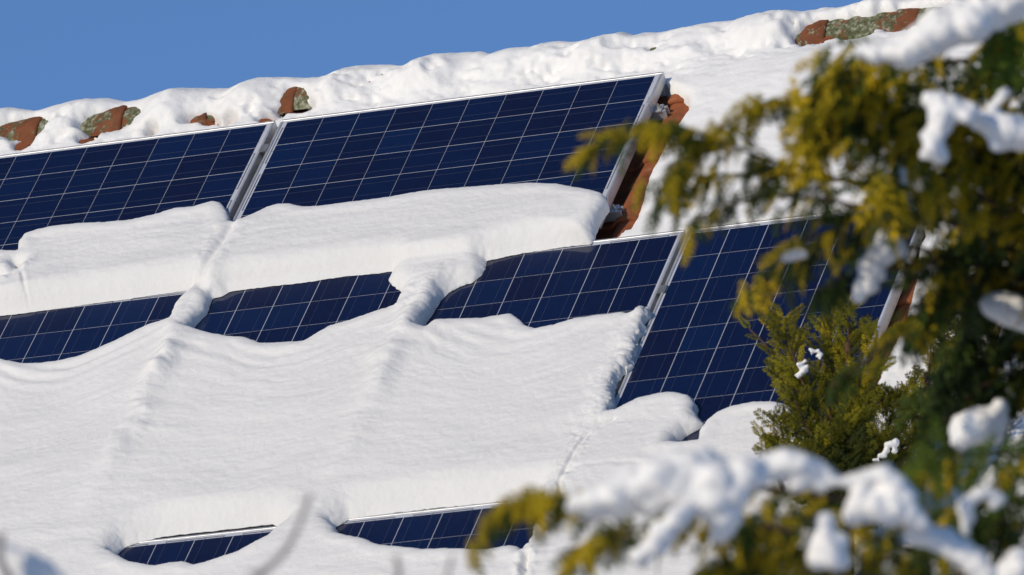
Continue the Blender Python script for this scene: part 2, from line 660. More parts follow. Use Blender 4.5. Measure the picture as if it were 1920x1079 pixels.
W1 = [(-500, 0), (2700, -250), (2700, 400), (1283, 452), (1098, 476)] + \
     up([(1100, 456), (1112, 438), (1120, 418), (1130, 400), (1140, 385), (1134, 369), (1110, 362), (1080, 356), (1050, 349), (1000, 345), (950, 346),
         (900, 349), (820, 355), (760, 364), (700, 373), (650, 379), (600, 386), (565, 387), (545, 381), (522, 381), (500, 387), (470, 404), (443, 419),
         (432, 416), (426, 398), (415, 379), (400, 376), (365, 387), (330, 391), (290, 404), (240, 414), (200, 417), (150, 419), (100, 424), (70, 431),
         (45, 439), (34, 454), (31, 470), (20, 471), (0, 472), (-200, 500), (-500, 540)])
W2c = [(2700, 300), (1283, 436), (1100, 460), (1060, 464), (1000, 473), (950, 482), (912, 489), (910, 505), (900, 520), (885, 531), (860, 540), (838, 553), (822, 572), (812, 590),
       (800, 608), (786, 628)] + \
      up([(800, 618), (815, 605), (850, 600), (900, 597), (935, 591), (957, 587), (975, 599), (985, 609), (1005, 616), (1040, 609), (1080, 596), (1130, 590),
          (1165, 585), (1182, 587), (1200, 576), (1216, 571)]) + \
      [(1219, 590, .02), (1212, 605, .01), (1205, 625, .01), (1197, 640, .01), (1192, 665, .01), (1182, 690, .01), (1163, 705, .01), (1153, 720, .01), (1150, 740, .01),
       (1154, 762, .01), (1146, 780, .02)] + \
      up([(1160, 774), (1175, 765), (1200, 752), (1240, 743), (1270, 740), (1295, 747), (1306, 759), (1304, 771)]) + \
      [(1319, 790, .02), (1312, 806), (1290, 817), (1272, 832), (1262, 848), (1290, 850)] + \
      up([(1311, 836), (1312, 818), (1322, 799), (1345, 782), (1380, 769), (1420, 761), (1460, 762), (1490, 771), (1520, 790), (1560, 800), (1610, 790)]) + \
      [(1640, 760), (2700, 640)]
W2a = [(-500, 655), (0, 594), (40, 589), (100, 581), (200, 567), (300, 553), (360, 544), (347, 562), (330, 588)] + \
      up([(318, 600), (310, 603), (280, 610), (240, 627), (200, 645), (150, 665), (110, 676), (80, 680), (40, 680), (0, 672), (-100, 662), (-500, 700)])
W2b = [(430, 548), (418, 556), (400, 561), (388, 590), (368, 612), (352, 628)] + \
      up([(395, 625), (430, 632), (460, 633), (490, 643), (510, 643), (540, 641), (570, 640), (590, 628), (620, 611), (650, 604), (700, 589), (742, 577)]) + \
      [(753, 562), (752, 550), (742, 540), (730, 528), (735, 510), (700, 515), (640, 520), (560, 532), (500, 539)]
W3a = [(216, 1046), (236, 1026), (262, 1018), (300, 1008), (340, 1003), (380, 999), (460, 990), (512, 984), (532, 996)] + \
      up([(500, 1016), (474, 1032), (450, 1045), (400, 1062), (370, 1069), (352, 1062), (325, 1065), (300, 1071), (250, 1062)], .03)
W3b = [(630, 990), (656, 974), (750, 961), (850, 950), (950, 940), (1010, 934), (1012, 960), (1008, 1000), (1004, 1030), (990, 1050)] + \
      up([(983, 1042), (978, 1034), (960, 1032), (920, 1039), (860, 1039), (800, 1040), (770, 1037), (740, 1034), (710, 1029), (690, 1019), (660, 1014), (640, 1008)], .03)
HOLE = [(32, 506), (44, 508), (46, 514), (36, 516)]
windows = [poly(w) for w in (W1, W2a, W2b, W2c, W3a, W3b, HOLE)]


def sd_poly(px, py, P):
    """signed distance to polygon: positive outside"""
    d2 = np.full(px.shape, 1e9)
    inside = np.zeros(px.shape, bool)
    n = len(P)
    for i in range(n):
        ax, ay = P[i]; bx, by = P[(i + 1) % n]
        ex, ey = bx - ax, by - ay
        wx, wy_ = px - ax, py - ay
        t = np.clip((wx * ex + wy_ * ey) / (ex * ex + ey * ey + 1e-12), 0, 1)
        dx, dy = wx - ex * t, wy_ - ey * t
        np.minimum(d2, dx * dx + dy * dy, out=d2)
        if abs(ey) > 1e-12:
            c1 = (ay > py) != (by > py)
            inside ^= c1 & (px < ex * (py - ay) / ey + ax)
    d = np.sqrt(d2)
    return np.where(inside, -d, d)


def seg_dist(px, py, P):
    d2 = np.full(px.shape, 1e9)
    for (ax, ay), (bx, by) in zip(P[:-1], P[1:]):
        ex, ey = bx - ax, by - ay
        t = np.clip(((px - ax) * ex + (py - ay) * ey) / (ex * ex + ey * ey + 1e-12), 0, 1)
        d2 = np.minimum(d2, (px - ax - ex * t) ** 2 + (py - ay - ey * t) ** 2)
    return np.sqrt(d2)


DU = 0.0062
us = np.arange(-1.95, 3.12, DU)
vsn = np.arange(0.42, 3.72, DU)
U, V = np.meshgrid(us, vsn, indexing='ij')
D = np.full(U.shape, 1e9)
for Pw in windows:
    lo, hi = Pw.min(0) - 0.4, Pw.max(0) + 0.4
    msk = (U > lo[0]) & (U < hi[0]) & (V > lo[1]) & (V < hi[1])
    dd = sd_poly(U[msk], V[msk], Pw)
    D[msk] = np.minimum(D[msk], dd)
D = np.minimum(D, 0.5)
# crumbly edges: rough where the slab broke at the panel seam, smoother along melted edges
rough_seam = np.exp(-((U - 2.02) / 0.05) ** 2) * (V > 1.3) + 0.22 * np.exp(-((U - 1.0) / 0.22) ** 2) * (V < 1.55) * (V > 1.05)
D = D + (0.0035 + 0.011 * rough_seam) * fbm(U * 60, V * 60, 4) + 0.012 * fbm(U * 9, V * 9, 3) * 0.35
gu, gvv = np.gradient(D, DU)
gl = np.hypot(gu, gvv) + 1e-9
# smooth direction of the nearest edge (outside points down-slope at a lower edge)
low = sstep(0.15, 0.85, -gvv / gl)
low = np.where(D < 0.45, low, 0)


def boxblur(a, r):
    for ax in (0, 1):
        c = np.cumsum(np.pad(a, [(r + 1, r) if i == ax else (0, 0) for i in (0, 1)], 'edge'), axis=ax)
        a = (np.take(c, range(2 * r + 1, c.shape[ax]), ax) - np.take(c, range(0, c.shape[ax] - 2 * r - 1), ax)) / (2 * r + 1)
    return a


mk = ((D > -0.004) & (D < 0.16)).astype(float)
num, den = low * mk, mk.copy()
for _ in range(3):
    num, den = boxblur(num, 9), boxblur(den, 9)
low = np.clip(num / (den + 1e-6), 0, 1) * (den > 1e-4)
wid = 0.034 + 0.120 * low
for tx, ty_, tr in ((214, 1046, .13), (530, 996, .13), (630, 992, .13), (1312, 806, .07)):
    tu, tv2 = roof(tx, ty_, 0.0)
    wid = wid + (0.115 - wid) * np.exp(-(((U - tu) ** 2 + (V - tv2) ** 2) / tr ** 2) ** 2)
# slab thickness: thicker on the top row, sagging between the panel seams, raised along them
seamC = np.minimum(np.abs(U - 0.004), np.abs(U - 1.0166))
top_row = V < 1.118
Hh = np.where(top_row, 0.034 + 0.042 * np.clip((V - 0.66) / 0.40, 0, 1), 0.040 + 0.028 * np.clip((V - 1.35) / 1.30, 0, 1))
for _ in range(12):
    Hh[:, 1:-1] = (Hh[:, :-2] + 2 * Hh[:, 1:-1] + Hh[:, 2:]) / 4
Hh = Hh + 0.008 * fbm(U * 2.1, V * 2.1, 3)
seam_on = sstep(1.25, 1.45, V) * (0.45 * sstep(2.72, 2.35, V) + 0.55 * sstep(2.4, 1.6, V))
wob = 0.02 * fbm(V * 5, U * 0 + 3, 3)
sc = np.minimum(np.abs(U - 0.004 + wob), np.abs(U - 1.0166 + wob))
Hh += seam_on * 0.026 * np.exp(-(sc / 0.06) ** 2) * (1 + 0.8 * fbm(V * 11, U * 7 + 7, 3)) - seam_on * 0.014 * sstep(.04, .45, sc)
# broken lump at each snow bridge
for (cx, cy, r, a) in [(*roof(320, 660, .06), 0.045, 0.020), (*roof(300, 690, .06), 0.05, 0.014), (*roof(810, 515, .06), 0.08, 0.016), (*roof(770, 600, .06), 0.05, 0.012),
                       (*roof(700, 660, .06), 0.05, 0.010), (*roof(275, 765, .06), 0.03, 0.012), (*roof(265, 800, .06), 0.03, 0.010), (*roof(1200, 585, .04), .03, .012)]:
    rr = np.hypot(U - cx, V - cy) / r * (1 + 0.5 * fbm(U * 25, V * 25, 3))
    Hh += a * np.exp(-rr ** 2)
t = np.clip(D / wid, 0, 1)
prof = np.sin(np.pi / 2 * t) ** (0.62 + 0.50 * low)
# shallow dish near the melted upper edges where the slab has crept down
lip_ = np.exp(-((D - 0.05) / 0.03) ** 2) * (1 - low) * 0.006
# contour ripples following the sagging upper edge
vt = np.cos((U - 0.53) * 2 * np.pi / 1.013) * sstep(1.15, 1.3, V) * (0.03 + 0.085 * sstep(2.5, 1.5, V))
q = V - vt
rip = 0.8 * (1 + .5 * sstep(1.2, 1.4, V) * sstep(2.3, 1.7, V)) * 0.0017 * fbm(U * 6.0 + 9, q * 26 + 3 * fbm(U * 3, V * 4, 3), 4, 0.55) * (0.5 + 1.6 * np.clip(0.5 + fbm(U * 1.3, V * 2.2, 2), 0, 1)) + 0.0060 * fbm(U * 2.0 + 3, q * 9, 3) + 0.0016 * fbm(U * 45, V * 60, 3)
# curved drag folds under the middle window
fold = 0.0048 * np.sin((q + 0.05 * fbm(U * 3, V * 3, 2)) * 75) * np.exp(-((D - 0.11) / 0.10) ** 2) * sstep(1.3, 1.4, V) * sstep(2.2, 1.6, V) * (0.4 + fbm(U * 2.2, V * 2 + 8, 2))
Nn = 0.002 + prof * (Hh + lip_ + rip * sstep(.01, .07, D) + fold)
# cracks: (points, depth, width)
for pts, dep, wd in [
    ([(431, 420), (418, 445), (400, 475), (383, 505), (373, 530)], 0.016, 0.020),
    ([(1150, 785), (1120, 803), (1096, 818), (1076, 850), (1058, 885), (1048, 905), (1054, 935)], 0.009, 0.005),
    ([(1058, 890), (1068, 882), (1100, 872), (1150, 868), (1200, 868)], 0.004, 0.012),
    ([(988, 1045), (985, 1065), (982, 1090)], 0.03, 0.012),
    ([(31, 500), (12, 512), (-40, 520)], 0.02, 0.02),
    ([(44, 514), (48, 550), (44, 585)], 0.008, 0.006),
]:
    Pc = np.array([roof(x, y, 0.06) for x, y in pts])
    sdv = seg_dist(U + 0.006 * fbm(U * 40, V * 40, 3), V + 0.006 * fbm(U * 40 + 5, V * 40, 3), Pc)
    Nn -= dep * np.exp(-(sdv / wd) ** 2) * np.clip(prof, 0, 1)
    Nn += 0.4 * dep * np.exp(-((sdv - 2.6 * wd) / (1.3 * wd)) ** 2) * prof * (0.5 + fbm(U * 30, V * 30, 3))
crumb = np.exp(-((U - 1.99) / 0.07) ** 2) * sstep(1.35, 1.5, V) + 1.2 * np.exp(-(np.hypot(U - roof(800, 540, .05)[0], V - roof(800, 540, .05)[1]) / 0.16) ** 2) + .7 * np.exp(-(np.hypot(U - roof(360, 580, .05)[0], V - roof(360, 580, .05)[1]) / 0.1) ** 2) + .3 * np.exp(-((sc) / 0.04) ** 2) * seam_on
Nn += crumb * prof * (0.0065 * fbm(U * 24, V * 24, 4, .6) + 0.004 * np.abs(fbm(U * 50, V * 50, 3)))
Nn = np.maximum(Nn, 0.0015)
# outward bulge: slab edges overhang a little
bul = 0.30 * wid * (1 - low) ** 2 * np.sin(np.pi * t) * (D > 0)
Uo = U - gu / gl * bul
Vo = V - gvv / gl * bul
# snap the outermost ring onto the edge
out = D < 0
Uo = np.where(out, U - gu / gl * D * 1.0, Uo)
Vo = np.where(out, V - gvv / gl * D * 1.0, Vo)
Nn = np.where(out, 0.001, Nn)
# gaps and drops below the panel edges: snow that bridges a gap still hangs on
keep = (D > 0)
kq = keep[:-1, :-1] | keep[1:, :-1] | keep[1:, 1:] | keep[:-1, 1:]
PW = W(Uo, Vo, Nn)
gid = np.arange(U.size).reshape(U.shape)
Uc, Vc = U[:-1, :-1], V[:-1, :-1]


def snow_part(label, sel, name='snow_slab'):
    s = kq & sel
    q = np.stack([gid[:-1, :-1][s], gid[:-1, 1:][s], gid[1:, 1:][s], gid[1:, :-1][s]], -1)
    if len(q) == 0:
        return
    uniq, inv = np.unique(q.ravel(), return_inverse=True)
    o = mesh(name, PW.reshape(-1, 3)[uniq], inv.reshape(-1, 4), SNOW_PACKED, None, True)
    tag(o, label, 'snow', None, 'stuff')
    return o


seam_u = -0.044
snow_part('white snow slab on the upper left panel, left of the crack', (Vc < 1.118) & (Uc < seam_u))
snow_part('long white snow slab across the lower half of the top right panel', (Vc < 1.118) & (Uc >= seam_u))
snow_part('broad snow blanket hanging over the middle row with a wavy upper edge', (Vc >= 1.118) & (Vc < 2.775) & (Uc < 2.027))
snow_part('rounded snow lump at the foot of the bare right panel, right of the crack', (Vc >= 1.118) & (Vc < 2.775) & (Uc >= 2.027) & (Uc < 2.475))
snow_part('snow mound at the foot of the bare right panel behind the conifer', (Vc >= 1.118) & (Vc < 2.775) & (Uc >= 2.475))
snow_part('snow covering the bottom row of panels along the lower picture edge', Vc >= 2.775)

# ------------------------------------------------------------------ snow over the ridge and the bare roof
# cross-section (y, z): front plane, up over the ridge tile, down the back
NS = -0.098


def pv_(v, n):
    p = W(0, v, n); return (p[1], p[2])


ctrl = [pv_(v, NS) for v in np.arange(3.9, 0.0, -0.1)] + [pv_(-0.02, NS), pv_(-0.10, NS + .004), pv_(-0.17, NS + .014)]
for a in (160, 140, 120, 105, 90, 75, 60, 40, 20):
    ctrl.append((RC_Y + 0.130 * math.cos(math.radians(a)), RC_Z + 0.130 * math.sin(math.radians(a))))
front = [pv_(v, NS) for v in (-0.02, -0.10, -0.17)]
for y, z in [pv_(-0.17, NS + .014), pv_(-0.10, NS + .004), pv_(-0.02, NS), pv_(.3, NS), pv_(.8, NS)]:
    ctrl.append((2 * RC_Y - y, z))
ctrl = np.array(ctrl)
seg = np.r_[0, np.cumsum(np.hypot(*np.diff(ctrl, axis=0).T))]
# dense where the ridge is
ds = 0.009
S = np.arange(0, seg[-1], ds)
cy = np.interp(S, seg, ctrl[:, 0]); cz = np.interp(S, seg, ctrl[:, 1])
k9 = np.hanning(11); k9 /= k9.sum()
cy = np.convolve(np.pad(cy, 5, 'reflect', reflect_type='odd'), k9, 'valid'); cz = np.convolve(np.pad(cz, 5, 'reflect', reflect_type='odd'), k9, 'valid')
ty, tz = np.gradient(cy), np.gradient(cz)
ln = np.hypot(ty, tz); ny, nz = -tz / ln, ty / ln           # outward normal
if nz[len(nz) // 2] < 0:
    ny, nz = -ny, -nz
ub = np.arange(-2.6, 4.7, ds)
UB, SB = np.meshgrid(ub, S, indexing='ij')
CY = np.broadcast_to(cy, UB.shape); CZ = np.broadcast_to(cz, UB.shape)
VB = -((CY) * CP + (CZ - Z0) * SP)                            # roof v of the base point
# crest heights read off the skyline
sky_px = [(-300, 250), (0, 212), (30, 206), (45, 207), (75, 210), (110, 198), (150, 192), (210, 186), (245, 192), (270, 188), (300, 178), (340, 168), (400, 166), (440, 167), (470, 158),
          (500, 150), (540, 147), (570, 146), (610, 146), (640, 140), (660, 130), (700, 124), (740, 122), (775, 126), (800, 121), (830, 107), (870, 102), (910, 98), (930, 105),
          (960, 98), (985, 94), (1010, 92), (1035, 82), (1060, 78), (1085, 80), (1110, 80), (1130, 78), (1160, 74), (1180, 63), (1200, 70), (1215, 62), (1260, 60), (1300, 54),
          (1340, 46), (1400, 37), (1440, 33), (1500, 30), (1520, 32), (1550, 22), (1600, 18), (1640, 10), (1700, 3), (1760, -2), (1900, -12), (2300, -55)]
cu_, cth = [], []
for x, y in sky_px:
    d = ray(x, y); tt = (RY + 0.01 - CAM[1]) / d[1]; p = CAM + d * tt
    cu_.append(p[0]); cth.append(p[2] - (RC_Z + 0.130))
crest = np.interp(ub, cu_, cth)
crest_s = np.convolve(np.pad(crest, 12, 'edge'), np.hanning(25) / np.hanning(25).sum(), 'valid')
print('crest thickness', crest.min(), crest.max(), crest.mean())
topness = np.exp(-((CY - RY) / 0.085) ** 2)
# front faces of the ridge tiles carry less snow; below them the snow bed
plane = sstep(-0.20, -0.05, VB) * (CY < RY)
T = 0.030 + topness * (crest[:, None] - 0.030) + plane * 0.020 + 0.0 * UB
frontmask = (CY < RY)
lump = np.exp(-((VB + 0.27) / 0.09) ** 2) * frontmask
phase = ((UB - u_end0) / RP) % 1.0
T += lump * (0.045 * (crest_s[:, None] / 0.09) - 0.012 + 0.026 * np.cos(2 * np.pi * (phase - 0.45)) + 0.050 * fbm(UB * 3.6, VB * 7, 3))
# deeper snow to the right of the panels
deep = sstep(1.45, 2.2, UB) * frontmask
T += deep * (0.055 * sstep(-.45, 0.1, VB) + 0.02 * lump)
T += 0.018 * fbm(UB * 2.5 + 4, SB * 4, 4) * (1 - topness) + 0.0025 * fbm(UB * 30, SB * 45, 3) + (0.022 * fbm(UB * 8 + 2, SB * 10, 4, .6) - 0.016 * np.clip(fbm(UB * 13, SB * 15 + 6, 3) - .18, 0, 1) * 4) * np.exp(-((VB + 0.24) / 0.14) ** 2) * frontmask * (1 - .75 * topness)
# places where tiles show through: (photo x, y, half width u, half length s, depth)
PB = np.stack([UB, CY, CZ], -1)
rel = PB[:, frontmask[0], :] - CAM
zz = rel @ FWD
PXX = 960 + FPX * (rel @ RIGHT) / zz; PYY = 539.5 + FPX * (rel @ DOWN) / zz
fidx = np.where(frontmask[0])[0]


def locate(x, y):
    k = np.argmin((PXX - x) ** 2 + (PYY - y) ** 2)
    i, j = np.unravel_index(k, PXX.shape)
    return ub[i], S[fidx[j]]


holes = [(1022, 122, .10, .07, -.035, 0), (36, 245, .115, .050, .12, 0.0), (60, 252, .03, .055, .10, 0), (95, 240, .02, .012, .035, 0), (188, 234, .10, .042, .11, 0.25), (215, 226, .035, .045, .10, 0), (48, 276, .038, .032, .15, 0), (168, 267, .038, .032, .15, 0),
         (288, 254, .025, .030, .13, 0), (375, 228, .06, .03, .085, 0.2), (400, 234, .03, .030, .13, 0), (430, 236, .042, .034, .15, 0), (430, 187, .05, .010, .03, .3),
         (553, 190, .04, .055, .14, -.5), (548, 206, .07, .030, .13, 0), (572, 214, .05, .028, .13, .0), (515, 229, .05, .030, .15, 0), (622, 163, .05, .010, .028, .25),
         (665, 200, .03, .008, .02, 0), (1224, 98, .02, .016, .03, .3),
         (1535, 66, .08, .050, .18, .2), (1600, 56, .17, .062, .22, .15), (1690, 40, .18, .055, .20, .15), (1750, 28, .07, .03, .14, .1), (1615, 86, .055, .030, .13, 0), (1690, 72, .05, .018, .08, 0)]
ragged = fbm(UB * 28, SB * 28, 4)
for x, y, a, bb, dep, tilt in holes:
    u0, s0 = locate(x, y)
    du_, ds_ = UB - u0, SB - s0
    e = (du_ / a) ** 2 + ((ds_ - tilt * du_ * 0.3) / bb) ** 2
    e = e * (1 + 0.5 * ragged)
    T = np.where(e < 4, T - dep * np.exp(-np.clip(e, 0, 9) ** 1.5), T)
# front bed polygon (u, v): where the roof snow lies on the slope
tile_edge = [roof(x, y, -0.05) for x, y in [(1243, 168), (1260, 174), (1285, 186), (1289, 206), (1268, 238), (1244, 272), (1220, 320), (1205, 360), (1194, 392), (1188, 412), (1174, 436), (1160, 452)]]
d_edge = [roof(x, y, -0.05) for x, y in [(1722, 480), (1716, 540), (1694, 618), (1674, 660), (1658, 692), (1646, 722), ]] + [(3.07, 2.62), (2.92, 2.76), (2.92, 3.85)]
bed = [(-2.7, -0.9), (-2.7, -0.012), (1.60, -0.012), (1.62, 0.03)] + tile_edge + [(1.62, 1.100), (3.04, 1.100)] + d_edge + [(3.0, 3.85), (4.8, 3.85), (4.8, -0.9)]
sdb = -sd_poly(UB, np.where(frontmask, VB, -0.5), np.array(bed))
sdb = np.where(frontmask, sdb, 0.3) + 0.006 * fbm(UB * 40, SB * 40, 4)
near_tiles = ((UB > 1.57) & (VB > 0.0) & (VB < 1.02) & (UB < 2.0)) | ((UB > 2.7) & (VB > 1.3))
we = np.where(near_tiles, 0.05, 0.012)
T = T * np.where(sdb < we, np.sqrt(np.clip(1 - (1 - np.clip(sdb / we, 0, 1)) ** 2, 0, 1)), 1.0)
T = np.where(sdb <= 0, -0.03, T)
T = np.maximum(T, -0.03)
YB = CY + ny * T
ZB = CZ + nz * T
kp = (sdb > -ds * 1.2)
kqb = kp[:-1, :-1] & kp[1:, :-1] & kp[1:, 1:] & kp[:-1, 1:]
tm = T > -0.022
kqb &= tm[:-1, :-1] | tm[1:, :-1] | tm[1:, 1:] | tm[:-1, 1:]
gb = np.arange(UB.size).reshape(UB.shape)
qb = np.stack([gb[:-1, :-1][kqb], gb[:-1, 1:][kqb], gb[1:, 1:][kqb], gb[1:, :-1][kqb]], -1)
if nz.mean() > 0:
    qb = qb[:, ::-1]
uq, iv = np.unique(qb.ravel(), return_inverse=True)
o = mesh('roof_snow', np.stack([UB, YB, ZB], -1).reshape(-1, 3)[uq], iv.reshape(-1, 4), SNOW, None, True)
tag(o, 'thick lumpy snow along the ridge and over the bare tiles on the right', 'snow', None, 'stuff')

# the same snow goes on over the rest of the slope, outside the picture
ux, vx = np.arange(L0, L1 + .01, 0.05), np.arange(-0.34, EAVE + .06, 0.05)
UX, VX = np.meshgrid(ux, vx, indexing='ij')
NX = -0.035 + 0.05 * fbm(UX * 1.1, VX * 1.1, 4) + 0.012 * fbm(UX * 9, VX * 9, 3)
NX = NX - 0.09 * (1 - sstep(0, .12, EAVE + .05 - VX)) - 0.09 * (1 - sstep(0, .12, np.minimum(UX - L0, L1 - UX)))
gi = np.arange(UX.size).reshape(UX.shape)
sel = ~((UX[:-1, :-1] > -1.93) & (UX[:-1, :-1] < 4.60) & (VX[:-1, :-1] < 3.64)) & ~((UX[:-1, :-1] > -2.55) & (UX[:-1, :-1] < 4.6) & (VX[:-1, :-1] < -0.05))
qx = np.stack([gi[:-1, :-1][sel], gi[:-1, 1:][sel], gi[1:, 1:][sel], gi[1:, :-1][sel]], -1)
uq, iv = np.unique(qx.ravel(), return_inverse=True)
o = mesh('roof_snow', W(UX, VX, NX).reshape(-1, 3)[uq], iv.reshape(-1, 4), SNOW, None, True)
tag(o, 'even snow over the outer parts of the roof slope beyond the panels', 'snow', None, 'stuff')

# ------------------------------------------------------------------ vegetation
def make_leaf(name):
    m, nt, b = new_mat(name)
    at_ = nd(nt, 'ShaderNodeAttribute'); at_.attribute_name = 'tint'
    nt.links.new(at_.outputs['Color'], b.inputs['Base Color'])
    b.inputs['Roughness'].default_value = 0.55
    b.inputs['Specular IOR Level'].default_value = 0.25
    tr = nd(nt, 'ShaderNodeBsdfTranslucent')
    nt.links.new(at_.outputs['Color'], tr.inputs[0])
    mx = nd(nt, 'ShaderNodeMixShader'); mx.inputs[0].default_value = 0.36
    nt.links.new(b.outputs[0], mx.inputs[1]); nt.links.new(tr.outputs[0], mx.inputs[2])
    nt.links.new(mx.outputs[0], nt.nodes['Material Output'].inputs[0])
    return m


LEAF = make_leaf('scale_leaf_foliage')


def make_bark(name, c0, c1):
    m, nt, b = new_mat(name)
    geo = nd(nt, 'ShaderNodeNewGeometry')
    mp = nd(nt, 'ShaderNodeMapping'); mp.inputs['Scale'].default_value = (1, 1, 0.25)
    nt.links.new(geo.outputs['Position'], mp.inputs[0])
    n1 = noise_node(nt, 60, 5, 0.7, mp.outputs[0])
    c = ramp(nt, n1.outputs[0], [(0.3, c0), (0.7, c1)])
    nt.links.new(c.outputs[0], b.inputs['Base Color'])
    b.inputs['Roughness'].default_value = 0.9
    bump(nt, b, n1.outputs[0], 0.6, 0.01)
    return m


BARK = make_bark('reddish_bark', (0.05, 0.025, 0.015), (0.14, 0.07, 0.04))
GREYBARK = make_bark('grey_bark', (0.22, 0.20, 0.195), (0.42, 0.39, 0.38))


def tube(pts, radii, k=8):
    pts = np.asarray(pts, float)
    n = len(pts)
    tan = np.gradient(pts, axis=0)
    tan /= np.linalg.norm(tan, axis=1)[:, None] + 1e-12
    ref = np.array([0.31, 0.52, 0.79])
    V, F = [], []
    for i in range(n):
        a = np.cross(tan[i], ref); a /= np.linalg.norm(a); c = np.cross(tan[i], a)
        for j in range(k):
            an = 2 * math.pi * j / k
            V.append(pts[i] + radii[i] * (a * math.cos(an) + c * math.sin(an)))
    for i in range(n - 1):
        for j in range(k):
            F.append((i * k + j, i * k + (j + 1) % k, (i + 1) * k + (j + 1) % k, (i + 1) * k + j))
    F.append(tuple(range(k))[::-1]); F.append(tuple((n - 1) * k + j for j in range(k)))
    return np.array(V), F


def smooth_line(pts, m=40):
    pts = np.asarray(pts, float)
    s = np.r_[0, np.cumsum(np.linalg.norm(np.diff(pts, axis=0), axis=1))]
    q = np.linspace(0, s[-1], m)
    out = np.stack([np.interp(q, s, pts[:, i]) for i in range(3)], 1)
    for _ in range(2):
        out[1:-1] = (out[:-2] + 2 * out[1:-1] + out[2:]) / 4
    return out


def spray_template(seed, nside=9, sub=4, droop=0.25, w=0.022):
    """flat fern-like spray of scale-leaf twigs, axis +x of length 1, plane xy; returns verts, tris, position along twig"""
    r = np.random.default_rng(seed)
    V, F, A = [], [], []

    def bend(p):
        return np.array([p[0], p[1], p[2] - droop * p[0] ** 2 - 0.25 * droop * abs(p[1])])

    def blade(p0, p1, wd, a0, a1):
        p0, p1 = np.array(p0), np.array(p1)
        d = p1 - p0; L = np.linalg.norm(d); d = d / L
        sdv = np.array([-d[1], d[0], 0]); up_ = np.array([0, 0, 1.0])
        mid = p0 + 0.42 * (p1 - p0)
        o = len(V)
        for p in (p0, mid + sdv * wd, mid + up_ * wd * .45, mid - sdv * wd, mid - up_ * wd * .45, p1):
            V.append(bend(p))
        A.extend([a0, (a0 + a1) / 2, (a0 + a1) / 2, (a0 + a1) / 2, (a0 + a1) / 2, a1])
        for i in range(4):
            F.append((o, o + 1 + i, o + 1 + (i + 1) % 4)); F.append((o + 5, o + 1 + (i + 1) % 4, o + 1 + i))

    segs = 4
    for i in range(segs):
        blade((i / segs - .02, 0, 0), ((i + 1) / segs + .03, 0, 0), w * (1.1 - .6 * i / segs), i / segs * .8, (i + 1) / segs * .9)
    for i in range(nside):
        x = 0.06 + 0.86 * i / nside
        for sgn in (-1, 1):
            xx = x + (0.04 if sgn > 0 else 0) + r.uniform(-.01, .01)
            L = 0.46 * (1 - 0.75 * xx) * min(1, 0.5 + 2.2 * xx) * r.uniform(.8, 1.15)
            ang = math.radians(r.uniform(40, 54)) * sgn
            dx, dy = math.cos(ang), math.sin(ang)
            p0 = np.array([xx, 0, 0]); p1 = p0 + np.array([dx * L, dy * L, r.uniform(-.02, .02)])
            blade(p0, p1, w, 0.25 + .3 * xx, min(1, 0.75 + 0.3 * xx))
            for k in range(sub):
                f = 0.25 + 0.6 * k / max(1, sub)
                for s2 in ((-1, 1) if sub > 2 else ((-1) ** k,)):
                    l2 = L * 0.38 * (1 - .55 * f) * r.uniform(.8, 1.2)
                    a2 = ang + s2 * math.radians(42)
                    q0 = p0 + (p1 - p0) * f
                    blade(q0, q0 + np.array([math.cos(a2) * l2, math.sin(a2) * l2, r.uniform(-.01, .01)]), w * .8, .5, 1.0)
    return np.array(V), np.array(F, dtype=np.int64), np.array(A)


SPRAY_NEAR = [spray_template(i, 9, 3, d, 0.0185) for i, d in enumerate((0.02, 0.12, 0.2))]
SPRAY_FAR = [spray_template(20 + i, 5, 0, d, 0.052) for i, d in enumerate((0.25, 0.45, 0.7))]

GOLD = np.array([0.76, 0.54, 0.012])
OLIVE = np.array([0.30, 0.27, 0.013])
GREEN = np.array([0.058, 0.105, 0.014])
DARK = np.array([0.016, 0.032, 0.009])


